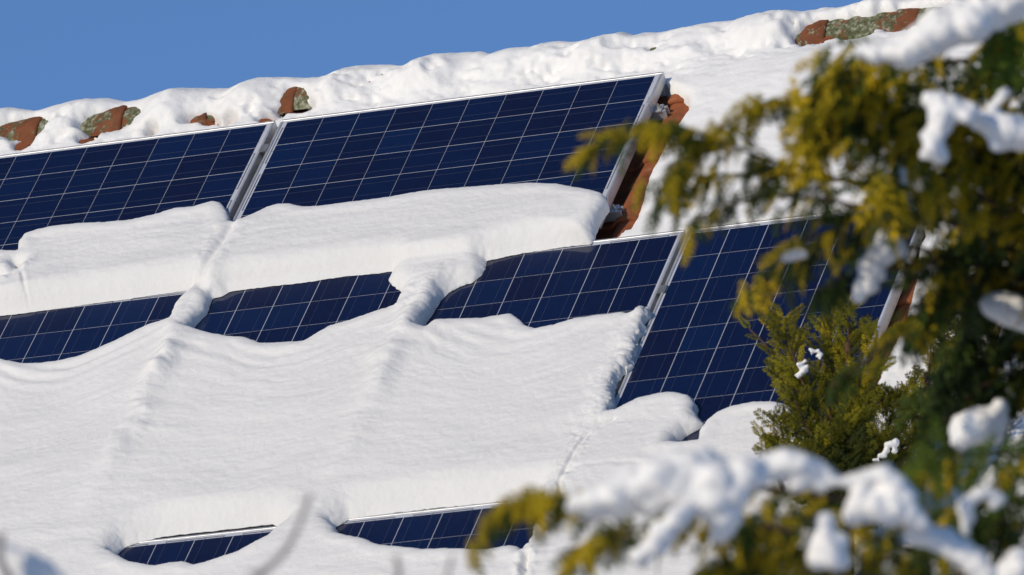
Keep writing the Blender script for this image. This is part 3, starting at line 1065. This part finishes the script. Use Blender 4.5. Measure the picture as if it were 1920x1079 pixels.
def foliage(name, parent, P, Dv, Nv, Ls, gold, templates, base=GREEN, deep=DARK, r=rng):
    """P origins, Dv axis directions, Nv spray normals, Ls lengths, gold 0..1 per spray"""
    Dv = Dv / (np.linalg.norm(Dv, axis=1)[:, None] + 1e-9)
    Nv = Nv - Dv * (Nv * Dv).sum(1)[:, None]
    Nv = Nv / (np.linalg.norm(Nv, axis=1)[:, None] + 1e-9)
    Sv = np.cross(Nv, Dv)
    VV, FF, CC = [], [], []
    off = 0
    pick = r.integers(0, len(templates), len(P))
    for ti, (tv_, tf_, ta) in enumerate(templates):
        ii = np.where(pick == ti)[0]
        if len(ii) == 0:
            continue
        R = np.stack([Dv[ii], Sv[ii], Nv[ii]], 1)                # rows
        vv = np.einsum('vi,mij->mvj', tv_, R) * Ls[ii][:, None, None] + P[ii][:, None, :]
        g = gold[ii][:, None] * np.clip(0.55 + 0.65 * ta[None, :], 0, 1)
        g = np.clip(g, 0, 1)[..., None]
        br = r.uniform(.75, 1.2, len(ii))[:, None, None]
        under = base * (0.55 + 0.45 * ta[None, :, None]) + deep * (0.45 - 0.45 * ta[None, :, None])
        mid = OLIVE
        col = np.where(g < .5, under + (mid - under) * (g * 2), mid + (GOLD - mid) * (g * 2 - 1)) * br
        VV.append(vv.reshape(-1, 3)); CC.append(col.reshape(-1, 3))
        ff = tf_[None] + (np.arange(len(ii)) * len(tv_))[:, None, None] + off
        FF.append(ff.reshape(-1, 3)); off += len(ii) * len(tv_)
    VV, FF, CC = np.concatenate(VV), np.concatenate(FF), np.concatenate(CC)
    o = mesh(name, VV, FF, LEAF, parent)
    at_ = o.data.color_attributes.new('tint', 'FLOAT_COLOR', 'POINT')
    buf = np.ones((len(o.data.vertices), 4), dtype=np.float32)
    buf[:, :3] = CC[:len(buf)]
    at_.data.foreach_set('color', buf.ravel())
    return o


def px_vec(dx, dy, depth):
    return (RIGHT * dx + DOWN * dy) * depth / FPX


TRUNK_D = 28.6
NEARER = 0.92                                  # the foreground tree stands this much nearer than first paced out


def bough(tree, pts, depth, n, sig, lpx, gold, aim=(-0.5, 0.9), r0=0.016, deep=DARK, base=GREEN, bare=0.0, dsp=0.06):
    """a bough seen along photo points; sprays hang off it. depth: (start, end)"""
    fac = 1.0 if np.mean([p[1] for p in pts]) < 820 else NEARER      # lower boughs reach out toward the viewer
    depth = (depth[0] * fac, depth[1] * fac)
    dsp = dsp if fac == 1.0 else 0.11
    k = len(pts)
    dep = np.linspace(depth[0], depth[1], k)
    if pts[0][0] > 2100:
        dep[0] = TRUNK_D
    line = smooth_line([at(x, y, d) for (x, y), d in zip(pts, dep)], 48)
    root_line = line
    tv_, tf_ = tube(root_line, np.linspace(r0, 0.0025, len(line)), 7)
    br = mesh('branch', tv_, tf_, BARK, tree, True)
    f = bare + (1 - bare) * rng.random(n) ** 0.85
    idx_ = f * (len(line) - 1)
    P = np.stack([np.interp(idx_, np.arange(len(line)), line[:, i]) for i in range(3)], 1)
    tan = np.gradient(line, axis=0); tan /= np.linalg.norm(tan, axis=1)[:, None]
    Tn = np.stack([np.interp(idx_, np.arange(len(line)), tan[:, i]) for i in range(3)], 1)
    dm = depth[1]
    s_m = sig * dm / FPX
    P = P + rng.normal(0, 1, (n, 1)) * s_m * RIGHT * .5 + (rng.normal(0.25, 1, (n, 1))) * s_m * DOWN * .8 + rng.normal(0, dsp, (n, 1)) * FWD
    gold = gold * (0.42 if pts[-1][0] > 1690 else 0.66)
    g = np.where(rng.random(n) < gold, rng.uniform(.8, 1, n), rng.uniform(0, .06, n))
    P = P - FWD * ((g > .5) * 0.06 - 0.01)[:, None] - DOWN * ((g > .5) * 0.014)[:, None]
    L = 1.25 * lpx * dm / FPX * rng.uniform(.5, 1.3, n)
    down = DOWN * aim[1] + RIGHT * aim[0]
    Dv = Tn * 0.5 + down * rng.uniform(.35, 1.1, (n, 1)) + rng.normal(0, .28, (n, 3))
    Nv = np.array(sdir) + rng.normal(0, .45, (n, 3))
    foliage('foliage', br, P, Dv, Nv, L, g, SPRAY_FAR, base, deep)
    return br


def trunk_part(parent, pts, radii, mat, k=12):
    v, f = tube(smooth_line(pts, 30), np.interp(np.linspace(0, 1, 30), np.linspace(0, 1, len(radii)), radii), k)
    return mesh('trunk', v, f, mat, parent, True)


# ---- golden cypress in the foreground, its trunk just outside the picture on the right
FD = 28.0
tb = at(2160, 500, TRUNK_D)
fg = empty('golden_cypress', (0, 0, 0))
base_xy = np.array([tb[0], tb[1], 0.0])
tag(fg, 'out of focus golden cypress at the right, boughs loaded with snow', 'tree')
trunk_part(fg, [base_xy, [tb[0], tb[1], 4.0], [tb[0] + .03, tb[1], 7.0], [tb[0], tb[1] + .03, 9.4]], [0.22, 0.17, 0.10, 0.04], BARK)
R0 = 2155
# (points, depth start/end, sprays, spread px, spray px, gold, aim, ...)
B = [
    ([(R0, 190), (1900, 110), (1740, 118), (1600, 118), (1545, 128)], (29.3, 28.6), 150, 16, 55, .30, (-.5, .8)),
    ([(R0, 330), (1880, 230), (1720, 170), (1620, 150), (1545, 165)], (29.3, 28.2), 300, 48, 66, .80, (-.45, .9)),
    ([(R0, 380), (1850, 290), (1700, 230), (1600, 215), (1530, 235)], (29.3, 28.0), 240, 40, 66, .78, (-.45, .95)),
    ([(R0, 400), (1800, 300), (1600, 240), (1500, 190), (1440, 190), (1370, 225), (1310, 275), (1262, 330)], (29.3, 27.8), 230, 12, 50, .62, (-.55, .9)),
    ([(1560, 330), (1440, 300), (1350, 262), (1270, 236), (1200, 240), (1130, 262), (1092, 295)], (28.2, 27.6), 120, 7, 48, .80, (-.75, .75), 0.006),
    ([(R0, 480), (1800, 390), (1600, 340), (1450, 325), (1340, 330), (1270, 335), (1225, 360)], (29.3, 28.2), 160, 22, 52, .42, (-.45, .9)),
    ([(1700, 420), (1560, 375), (1430, 365), (1340, 395), (1290, 420)], (28.8, 28.3), 70, 20, 46, .38, (-.4, .95), 0.008),
    ([(R0, 500), (1900, 400), (1760, 330), (1690, 330), (1640, 360)], (29.3, 28.0), 170, 34, 64, .72, (-.3, 1.0)),
    ([(R0, 560), (1900, 470), (1740, 400), (1640, 400), (1560, 430), (1500, 455)], (29.4, 28.6), 120, 22, 56, .45, (-.4, .9)),
    ([(R0, 600), (1900, 520), (1740, 470), (1640, 450), (1540, 480), (1460, 500), (1410, 545)], (29.4, 28.8), 120, 16, 52, .22, (-.5, .8)),
    ([(1800, 480), (1680, 500), (1590, 520), (1530, 545)], (29.2, 28.8), 45, 14, 50, .12, (-.5, .8), 0.008),
    ([(R0, 640), (1900, 540), (1800, 520), (1750, 560), (1720, 600)], (29.4, 28.8), 200, 24, 58, .58, (-.35, .95)),
    ([(R0, 700), (1880, 560), (1760, 570), (1690, 620), (1620, 680), (1560, 725)], (29.5, 29.2), 150, 15, 48, .10, (-.6, .7)),
    ([(R0, 700), (1990, 600), (1900, 590), (1830, 620), (1780, 690)], (29.8, 29.6), 260, 52, 75, .12, (-.2, 1.0)),
    ([(R0, 560), (2000, 470), (1900, 430), (1830, 450), (1790, 500)], (29.8, 29.5), 220, 46, 75, .30, (-.2, 1.0)),
    ([(R0, 280), (2000, 190), (1900, 150), (1820, 150), (1770, 190)], (29.9, 29.6), 260, 45, 72, .12, (-.2, 1.0)),
    ([(R0, 400), (2000, 300), (1920, 290), (1850, 330), (1810, 380)], (29.9, 29.5), 240, 45, 72, .35, (-.2, 1.0)),
    ([(R0, 120), (2000, 60), (1920, 50), (1850, 70)], (29.3, 28.0), 120, 24, 66, .20, (-.3, .9), 0.012, DARK, np.array([.14, .23, .02])),
    ([(R0, 820), (2000, 740), (1900, 700), (1830, 730), (1770, 790)], (29.8, 29.3), 240, 48, 72, .18, (-.3, 1.0)),
    ([(R0, 930), (1980, 860), (1860, 850), (1760, 850), (1690, 870)], (29.4, 27.8), 240, 34, 62, .22, (-.4, .8), 0.014, DARK, np.array([.14, .22, .02])),
    ([(R0, 1000), (1980, 950), (1880, 940), (1800, 960)], (29.6, 28.8), 200, 42, 66, .15, (-.3, .9)),
    ([(R0, 1120), (1900, 1020), (1700, 960), (1500, 925), (1350, 905), (1200, 915), (1090, 945), (1035, 935), (975, 938), (925, 965), (885, 1030)], (29.4, 27.2), 210, 9, 46, .75, (-.4, 1.0), 0.02, DARK, GREEN, .25),
    ([(1120, 950), (1040, 928), (985, 940), (950, 960)], (27.4, 27.2), 34, 9, 58, .85, (-.25, 1.0), 0.004),
    ([(R0, 1180), (1850, 1080), (1650, 1010), (1500, 970), (1420, 965), (1360, 985)], (29.4, 27.6), 300, 30, 62, .66, (-.15, 1.1), 0.02),
    ([(1500, 1000), (1380, 975), (1280, 965), (1200, 990), (1120, 1010), (1075, 1040)], (27.8, 27.3), 150, 12, 52, .72, (-.35, 1.0), 0.008),
    ([(1650, 1090), (1500, 1060), (1400, 1050), (1320, 1070)], (28.2, 27.6), 160, 24, 60, .62, (-.1, 1.1), 0.008),
    ([(R0, 1240), (1900, 1120), (1750, 1060), (1650, 1050), (1580, 1075)], (29.4, 28.2), 240, 34, 62, .30, (-.2, 1.0)),
    ([(R0, 1100), (1960, 1010), (1860, 970), (1790, 980), (1740, 1010)], (29.4, 28.4), 200, 30, 58, .22, (-.2, 1.0)),
]
for a in B:
    bough(fg, *a)

# ---- snow loads on the cypress boughs
SNOW_NEAR = make_snow('branch_snow', 120.0, 0.35)
_ico = None


def snow_load(label, circles, depth, vox=0.0075, name='snow_clump'):
    """rounded wet snow: overlapping balls fused into one skin"""
    import bmesh
    bm = bmesh.new()
    if depth < 31:
        fac = 1.0 if np.mean([c[1] for c in circles]) < 820 else NEARER
        depth = depth * fac - (0.05 if depth < 28.7 else 0.0)
        circles = [(x, y, r * 1.22) for x, y, r in circles]
    for (x, y, r) in circles:
        rm = r * depth / FPX
        for k in range(3):
            dd = depth + (k - 1) * rm * 0.75 + rng.uniform(-.2, .2) * rm
            rr = rm * (1.0 if k == 1 else 0.82)
            c = at(x + rng.uniform(-.15, .15) * r, y + rng.uniform(-.1, .1) * r, dd)
            mt = Matrix.Translation(Vector(c)) @ Matrix.Diagonal((rr, rr, rr * 0.95, 1))
            bmesh.ops.create_icosphere(bm, subdivisions=2, radius=1.0, matrix=mt)
    me = bpy.data.meshes.new('tmp'); bm.to_mesh(me); bm.free()
    ob = bpy.data.objects.new('tmp', me); COL.objects.link(ob)
    md = ob.modifiers.new('r', 'REMESH'); md.mode = 'VOXEL'; md.voxel_size = vox
    ms = ob.modifiers.new('s', 'SMOOTH'); ms.factor = 0.6; ms.iterations = 12
    dg = bpy.context.evaluated_depsgraph_get()
    ev = bpy.data.meshes.new_from_object(ob.evaluated_get(dg))
    bpy.data.objects.remove(ob)
    n = len(ev.vertices)
    co = np.empty(n * 3, dtype=np.float32); ev.vertices.foreach_get('co', co); co = co.reshape(-1, 3).astype(float)
    no = np.empty(n * 3, dtype=np.float32); ev.vertices.foreach_get('normal', no); no = no.reshape(-1, 3)
    dsp = (0.014 if vox > .005 else .006) * (fbm(co[:, 0] * 26 + co[:, 2] * 7, co[:, 2] * 26 + co[:, 1] * 9, 4, .6))
    co = co + no * dsp[:, None]
    ev.vertices.foreach_set('co', co.astype(np.float32).ravel())
    ev.polygons.foreach_set('use_smooth', np.ones(len(ev.polygons), dtype=bool))
    ev.materials.clear(); ev.materials.append(SNOW_NEAR)
    ev.update()
    o = link(name, ev)
    tag(o, label, 'snow', 'snow lying on branches')
    return o


snow_load('hook-shaped snow clump on the bough at the upper right', [(1738, 188, 14), (1760, 192, 18), (1785, 198, 20), (1812, 214, 20), (1764, 222, 24), (1752, 250, 22), (1748, 276, 21), (1765, 290, 17), (1738, 288, 14)], 27.6)
snow_load('ragged snow clump at the right picture edge beside the hook-shaped clump', [(1838, 226, 19), (1862, 236, 26), (1890, 248, 28), (1868, 268, 20), (1915, 252, 26), (1872, 186, 11), (1882, 172, 8), (1862, 202, 10)], 27.7)
snow_load('large blurred snow bank on the highest bough by the top right corner', [(1610, 100, 12), (1640, 98, 20), (1675, 96, 24), (1706, 92, 28), (1692, 116, 14), (1735, 74, 34), (1772, 56, 36), (1812, 40, 38), (1850, 22, 36), (1890, 2, 36), (1925, -20, 36)], 28.0)
snow_load('bluish shaded snow hanging in front of the bare panel edge', [(1662, 452, 20), (1650, 478, 24), (1636, 505, 22), (1625, 532, 18), (1614, 556, 12), (1688, 468, 13)], 28.75)
snow_load('bluish shaded snow patch at the right picture edge, middle height', [(1858, 575, 20), (1880, 578, 26), (1905, 585, 26), (1930, 600, 24)], 29.1)
snow_load('bluish shaded snow heap low at the right picture edge', [(1800, 828, 20), (1815, 806, 28), (1838, 796, 32), (1862, 786, 24), (1876, 762, 16), (1860, 815, 20)], 28.9)
snow_load('broad snow load on the lowest bough in front of the panels', [(1082, 948, 22), (1115, 942, 30), (1152, 928, 34), (1190, 912, 36), (1230, 896, 38), (1262, 884, 38), (1300, 884, 40), (1335, 896, 40), (1265, 925, 34), (1300, 930, 34), (1340, 940, 36), (1372, 922, 30), (1392, 896, 30), (1412, 884, 26), (1362, 968, 30), (1352, 1000, 20), (1215, 945, 24), (1160, 955, 20)], 27.2)
snow_load('peaked snow load right of the broad one, below the small conifer', [(1405, 890, 26), (1435, 876, 26), (1465, 868, 28), (1495, 876, 26), (1525, 886, 20), (1550, 890, 13), (1500, 905, 20), (1540, 910, 16), (1568, 902, 14), (1592, 905, 13)], 27.5)
snow_load('slanting strip of snow on a low twig under the broad load', [(1290, 955, 16), (1268, 975, 20), (1245, 998, 23), (1222, 1022, 22), (1202, 1045, 18)], 27.1)
snow_load('lumpy snow stack in the middle of the lower right boughs', [(1592, 900, 13), (1622, 896, 18), (1655, 892, 24), (1680, 910, 22), (1700, 932, 18), (1610, 940, 24), (1640, 950, 28), (1675, 958, 28), (1705, 965, 22), (1728, 980, 15), (1598, 965, 18)], 27.5)
snow_load('upright snow knob below the lumpy stack', [(1545, 975, 17), (1548, 1000, 16), (1545, 1030, 24), (1565, 1045, 24), (1532, 1050, 18), (1575, 1020, 18)], 27.3)
snow_load('descending snow strip toward the bottom right corner', [(1712, 1000, 18), (1742, 1006, 22), (1772, 1016, 24), (1800, 1034, 24), (1828, 1054, 24), (1850, 1078, 22)], 27.6)
snow_load('arched snow hook above the descending strip', [(1812, 1000, 9), (1812, 980, 11), (1812, 958, 15), (1818, 936, 15), (1838, 924, 14), (1858, 926, 11), (1876, 938, 8), (1862, 950, 7)], 27.8)
snow_load('snow lump in the bottom right corner', [(1890, 1074, 22), (1915, 1060, 26), (1870, 1085, 18)], 27.6)
snow_load('small oval of snow on a dark twig over the bare panel', [(1474, 482, 9), (1490, 479, 11), (1506, 477, 8)], 28.6)
snow_load('snow hanging in the boughs above the shaded strip', [(1690, 330, 14), (1688, 352, 18), (1676, 375, 20), (1690, 398, 20), (1660, 400, 15), (1705, 392, 13)], 28.4)
snow_load('snow on the sloping twig left of the golden tuft', [(1500, 250, 10), (1492, 262, 12), (1480, 276, 12), (1505, 285, 11)], 28.3)

# ---- sharp conifers standing close to the house
def conifer(label, trunk_top, depth, leaders, base_gold):
    """leaders: (points from base to tip in the photo, n sprays, spray px)"""
    p = at(*trunk_top, depth)
    root = empty('conifer', (0, 0, 0))
    tag(root, label, 'tree', 'slender conifers beside the house')
    trunk_part(root, [[p[0] + .1, p[1], 0], [p[0], p[1], p[2] * .5], [p[0], p[1], p[2] - .8], p], [0.16, 0.11, 0.03, 0.012], BARK, 9)
    for pts, n, lpx, dj, gold in leaders:
        n = int(n * 1.15); gold = gold - .12
        line = smooth_line([at(x, y, depth + dj) for x, y in pts], 24)
        v, f = tube(line, np.linspace(0.010, 0.0025, len(line)), 6)
        br = mesh('branch', v, f, BARK, root, True)
        fr_ = np.sort(rng.random(n)) ** 0.9
        ii = fr_ * (len(line) - 1)
        P = np.stack([np.interp(ii, np.arange(len(line)), line[:, i]) for i in range(3)], 1)
        tan = np.gradient(line, axis=0); tan /= np.linalg.norm(tan, axis=1)[:, None]
        Tn = np.stack([np.interp(ii, np.arange(len(line)), tan[:, i]) for i in range(3)], 1)
        side = np.where(rng.random(n) < .5, -1.0, 1.0)[:, None]
        Dv = Tn * rng.uniform(.5, 1.0, (n, 1)) + RIGHT * side * rng.uniform(.2, .85, (n, 1)) - FWD * rng.normal(0.1, .5, (n, 1)) + rng.normal(0, .12, (n, 3))
        Nv = -FWD + rng.normal(0, .42, (n, 3)) + np.array([0, 0, .2])
        L = 1.42 * lpx * depth / FPX * rng.uniform(.55, 1.15, n) * (1.08 - .35 * fr_)
        g = np.clip(rng.normal(gold, .16, n) + .18 * fr_, 0, 1)
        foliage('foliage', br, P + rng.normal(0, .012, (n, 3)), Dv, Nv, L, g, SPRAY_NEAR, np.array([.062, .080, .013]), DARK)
    return root


cd1 = 38.2
conifer('sharp olive conifer top in front of the bare panel', (1590, 640), cd1, [
    ([(1600, 900), (1598, 760), (1592, 640), (1586, 566)], 44, 62, 0, .42),
    ([(1560, 900), (1530, 780), (1495, 690), (1472, 625), (1466, 600)], 40, 58, -.1, .40),
    ([(1590, 850), (1600, 740), (1635, 670), (1660, 625)], 40, 56, -.15, .50),
    ([(1560, 800), (1545, 720), (1550, 660), (1556, 600)], 30, 52, .1, .45),
    ([(1570, 820), (1500, 740), (1440, 650), (1405, 617)], 16, 42, .05, .40),
    ([(1580, 900), (1550, 850), (1510, 800), (1490, 750)], 36, 56, -.2, .26),
    ([(1600, 920), (1640, 850), (1670, 790), (1680, 740)], 44, 58, -.1, .36),
    ([(1620, 940), (1680, 860), (1715, 800), (1725, 760)], 40, 52, .1, .32),
    ([(1600, 930), (1590, 860), (1590, 800)], 44, 64, -.25, .16),
    ([(1600, 960), (1560, 900), (1530, 850)], 44, 60, -.25, .16),
    ([(1600, 960), (1640, 890), (1650, 830)], 44, 60, -.2, .16),
    ([(1540, 960), (1500, 880), (1470, 830), (1460, 780)], 40, 52, -.15, .30),
    ([(1470, 920), (1440, 850), (1428, 800)], 18, 38, -.1, .45),
    ([(1600, 1000), (1570, 950), (1540, 930)], 40, 64, -.2, .15),
    ([(1610, 1000), (1660, 940), (1700, 900)], 40, 60, -.1, .2),
], .4)
conifer('thin conifer with a reddish stem right of the bare panel', (1738, 700), 38.6, [
    ([(1740, 960), (1736, 850), (1738, 740), (1745, 660), (1748, 600)], 46, 46, 0, .36),
    ([(1740, 900), (1770, 820), (1790, 740), (1795, 680)], 40, 48, .1, .34),
    ([(1738, 860), (1715, 800), (1700, 740), (1690, 715)], 14, 36, -.1, .42),
    ([(1740, 930), (1790, 880), (1830, 800), (1840, 740)], 44, 54, .1, .26),
    ([(1745, 800), (1765, 720), (1775, 650), (1765, 600)], 34, 46, .15, .30),
    ([(1740, 960), (1710, 890), (1690, 840)], 40, 48, .05, .28),
    ([(1760, 700), (1800, 620), (1820, 540), (1800, 480)], 34, 50, .25, .28),
    ([(1790, 760), (1850, 690), (1880, 600), (1890, 520)], 40, 54, .3, .24),
], .3)
def dabs(spots):
    return [(x + rng.normal(0, r * .55), y + rng.normal(0, r * .45), r * rng.uniform(.25, .6)) for x, y, r in spots for _ in range(9)]


snow_load('small snow dabs caught in the sharp conifer', dabs([(1500, 682, 9), (1508, 694, 9), (1497, 706, 6), (1523, 660, 8), (1538, 664, 6)]), 38.05, 0.0035)
snow_load('pair of small snow pieces at the foot of the sharp conifer', dabs([(1668, 838, 12), (1656, 856, 8), (1645, 864, 5)]), 37.9, 0.0035)

# ---- bare twigs rising into the bottom of the picture
tw = empty('bare_shrub', (0, 0, 0))
tag(tw, 'blurred bare grey twigs rising at the bottom left', 'shrub')
jb = at(420, 1240, 23.0)
trunk_part(tw, [[jb[0] + .1, jb[1], 0], [jb[0] + .05, jb[1], 2.5], [jb[0], jb[1], 5], jb], [0.06, 0.05, 0.03, 0.018], GREYBARK, 9)
for pts, r0_, r1_, d in [([(420, 1240), (455, 1110), (500, 1068), (535, 1035), (558, 992), (572, 955), (581, 925)], .011, .0055, 23.0),
                         ([(500, 1068), (480, 1076), (465, 1072)], .009, .004, 23.0),
                         ([(560, 1240), (640, 1180), (720, 1130), (752, 1075), (740, 1042)], .012, .006, 23.1),
                         ([(560, 1240), (760, 1220), (830, 1140), (838, 1075), (850, 1040)], .012, .004, 23.3),
                         ([(420, 1240), (200, 1180), (40, 1110), (-5, 1060), (2, 1000)], .014, .009, 23.2)]:
    ln_ = smooth_line([at(x, y, d) for x, y in pts], 26)
    v, f = tube(ln_, np.linspace(r0_, r1_, len(ln_)), 8)
    mesh('twig', v, f, GREYBARK, tw, True)
snow_load('blurred snow lump in the bottom left corner', [(-20, 1050, 30), (15, 1052, 30), (48, 1062, 30), (78, 1076, 26), (0, 1090, 34), (50, 1100, 34), (110, 1100, 20)], 25.4)
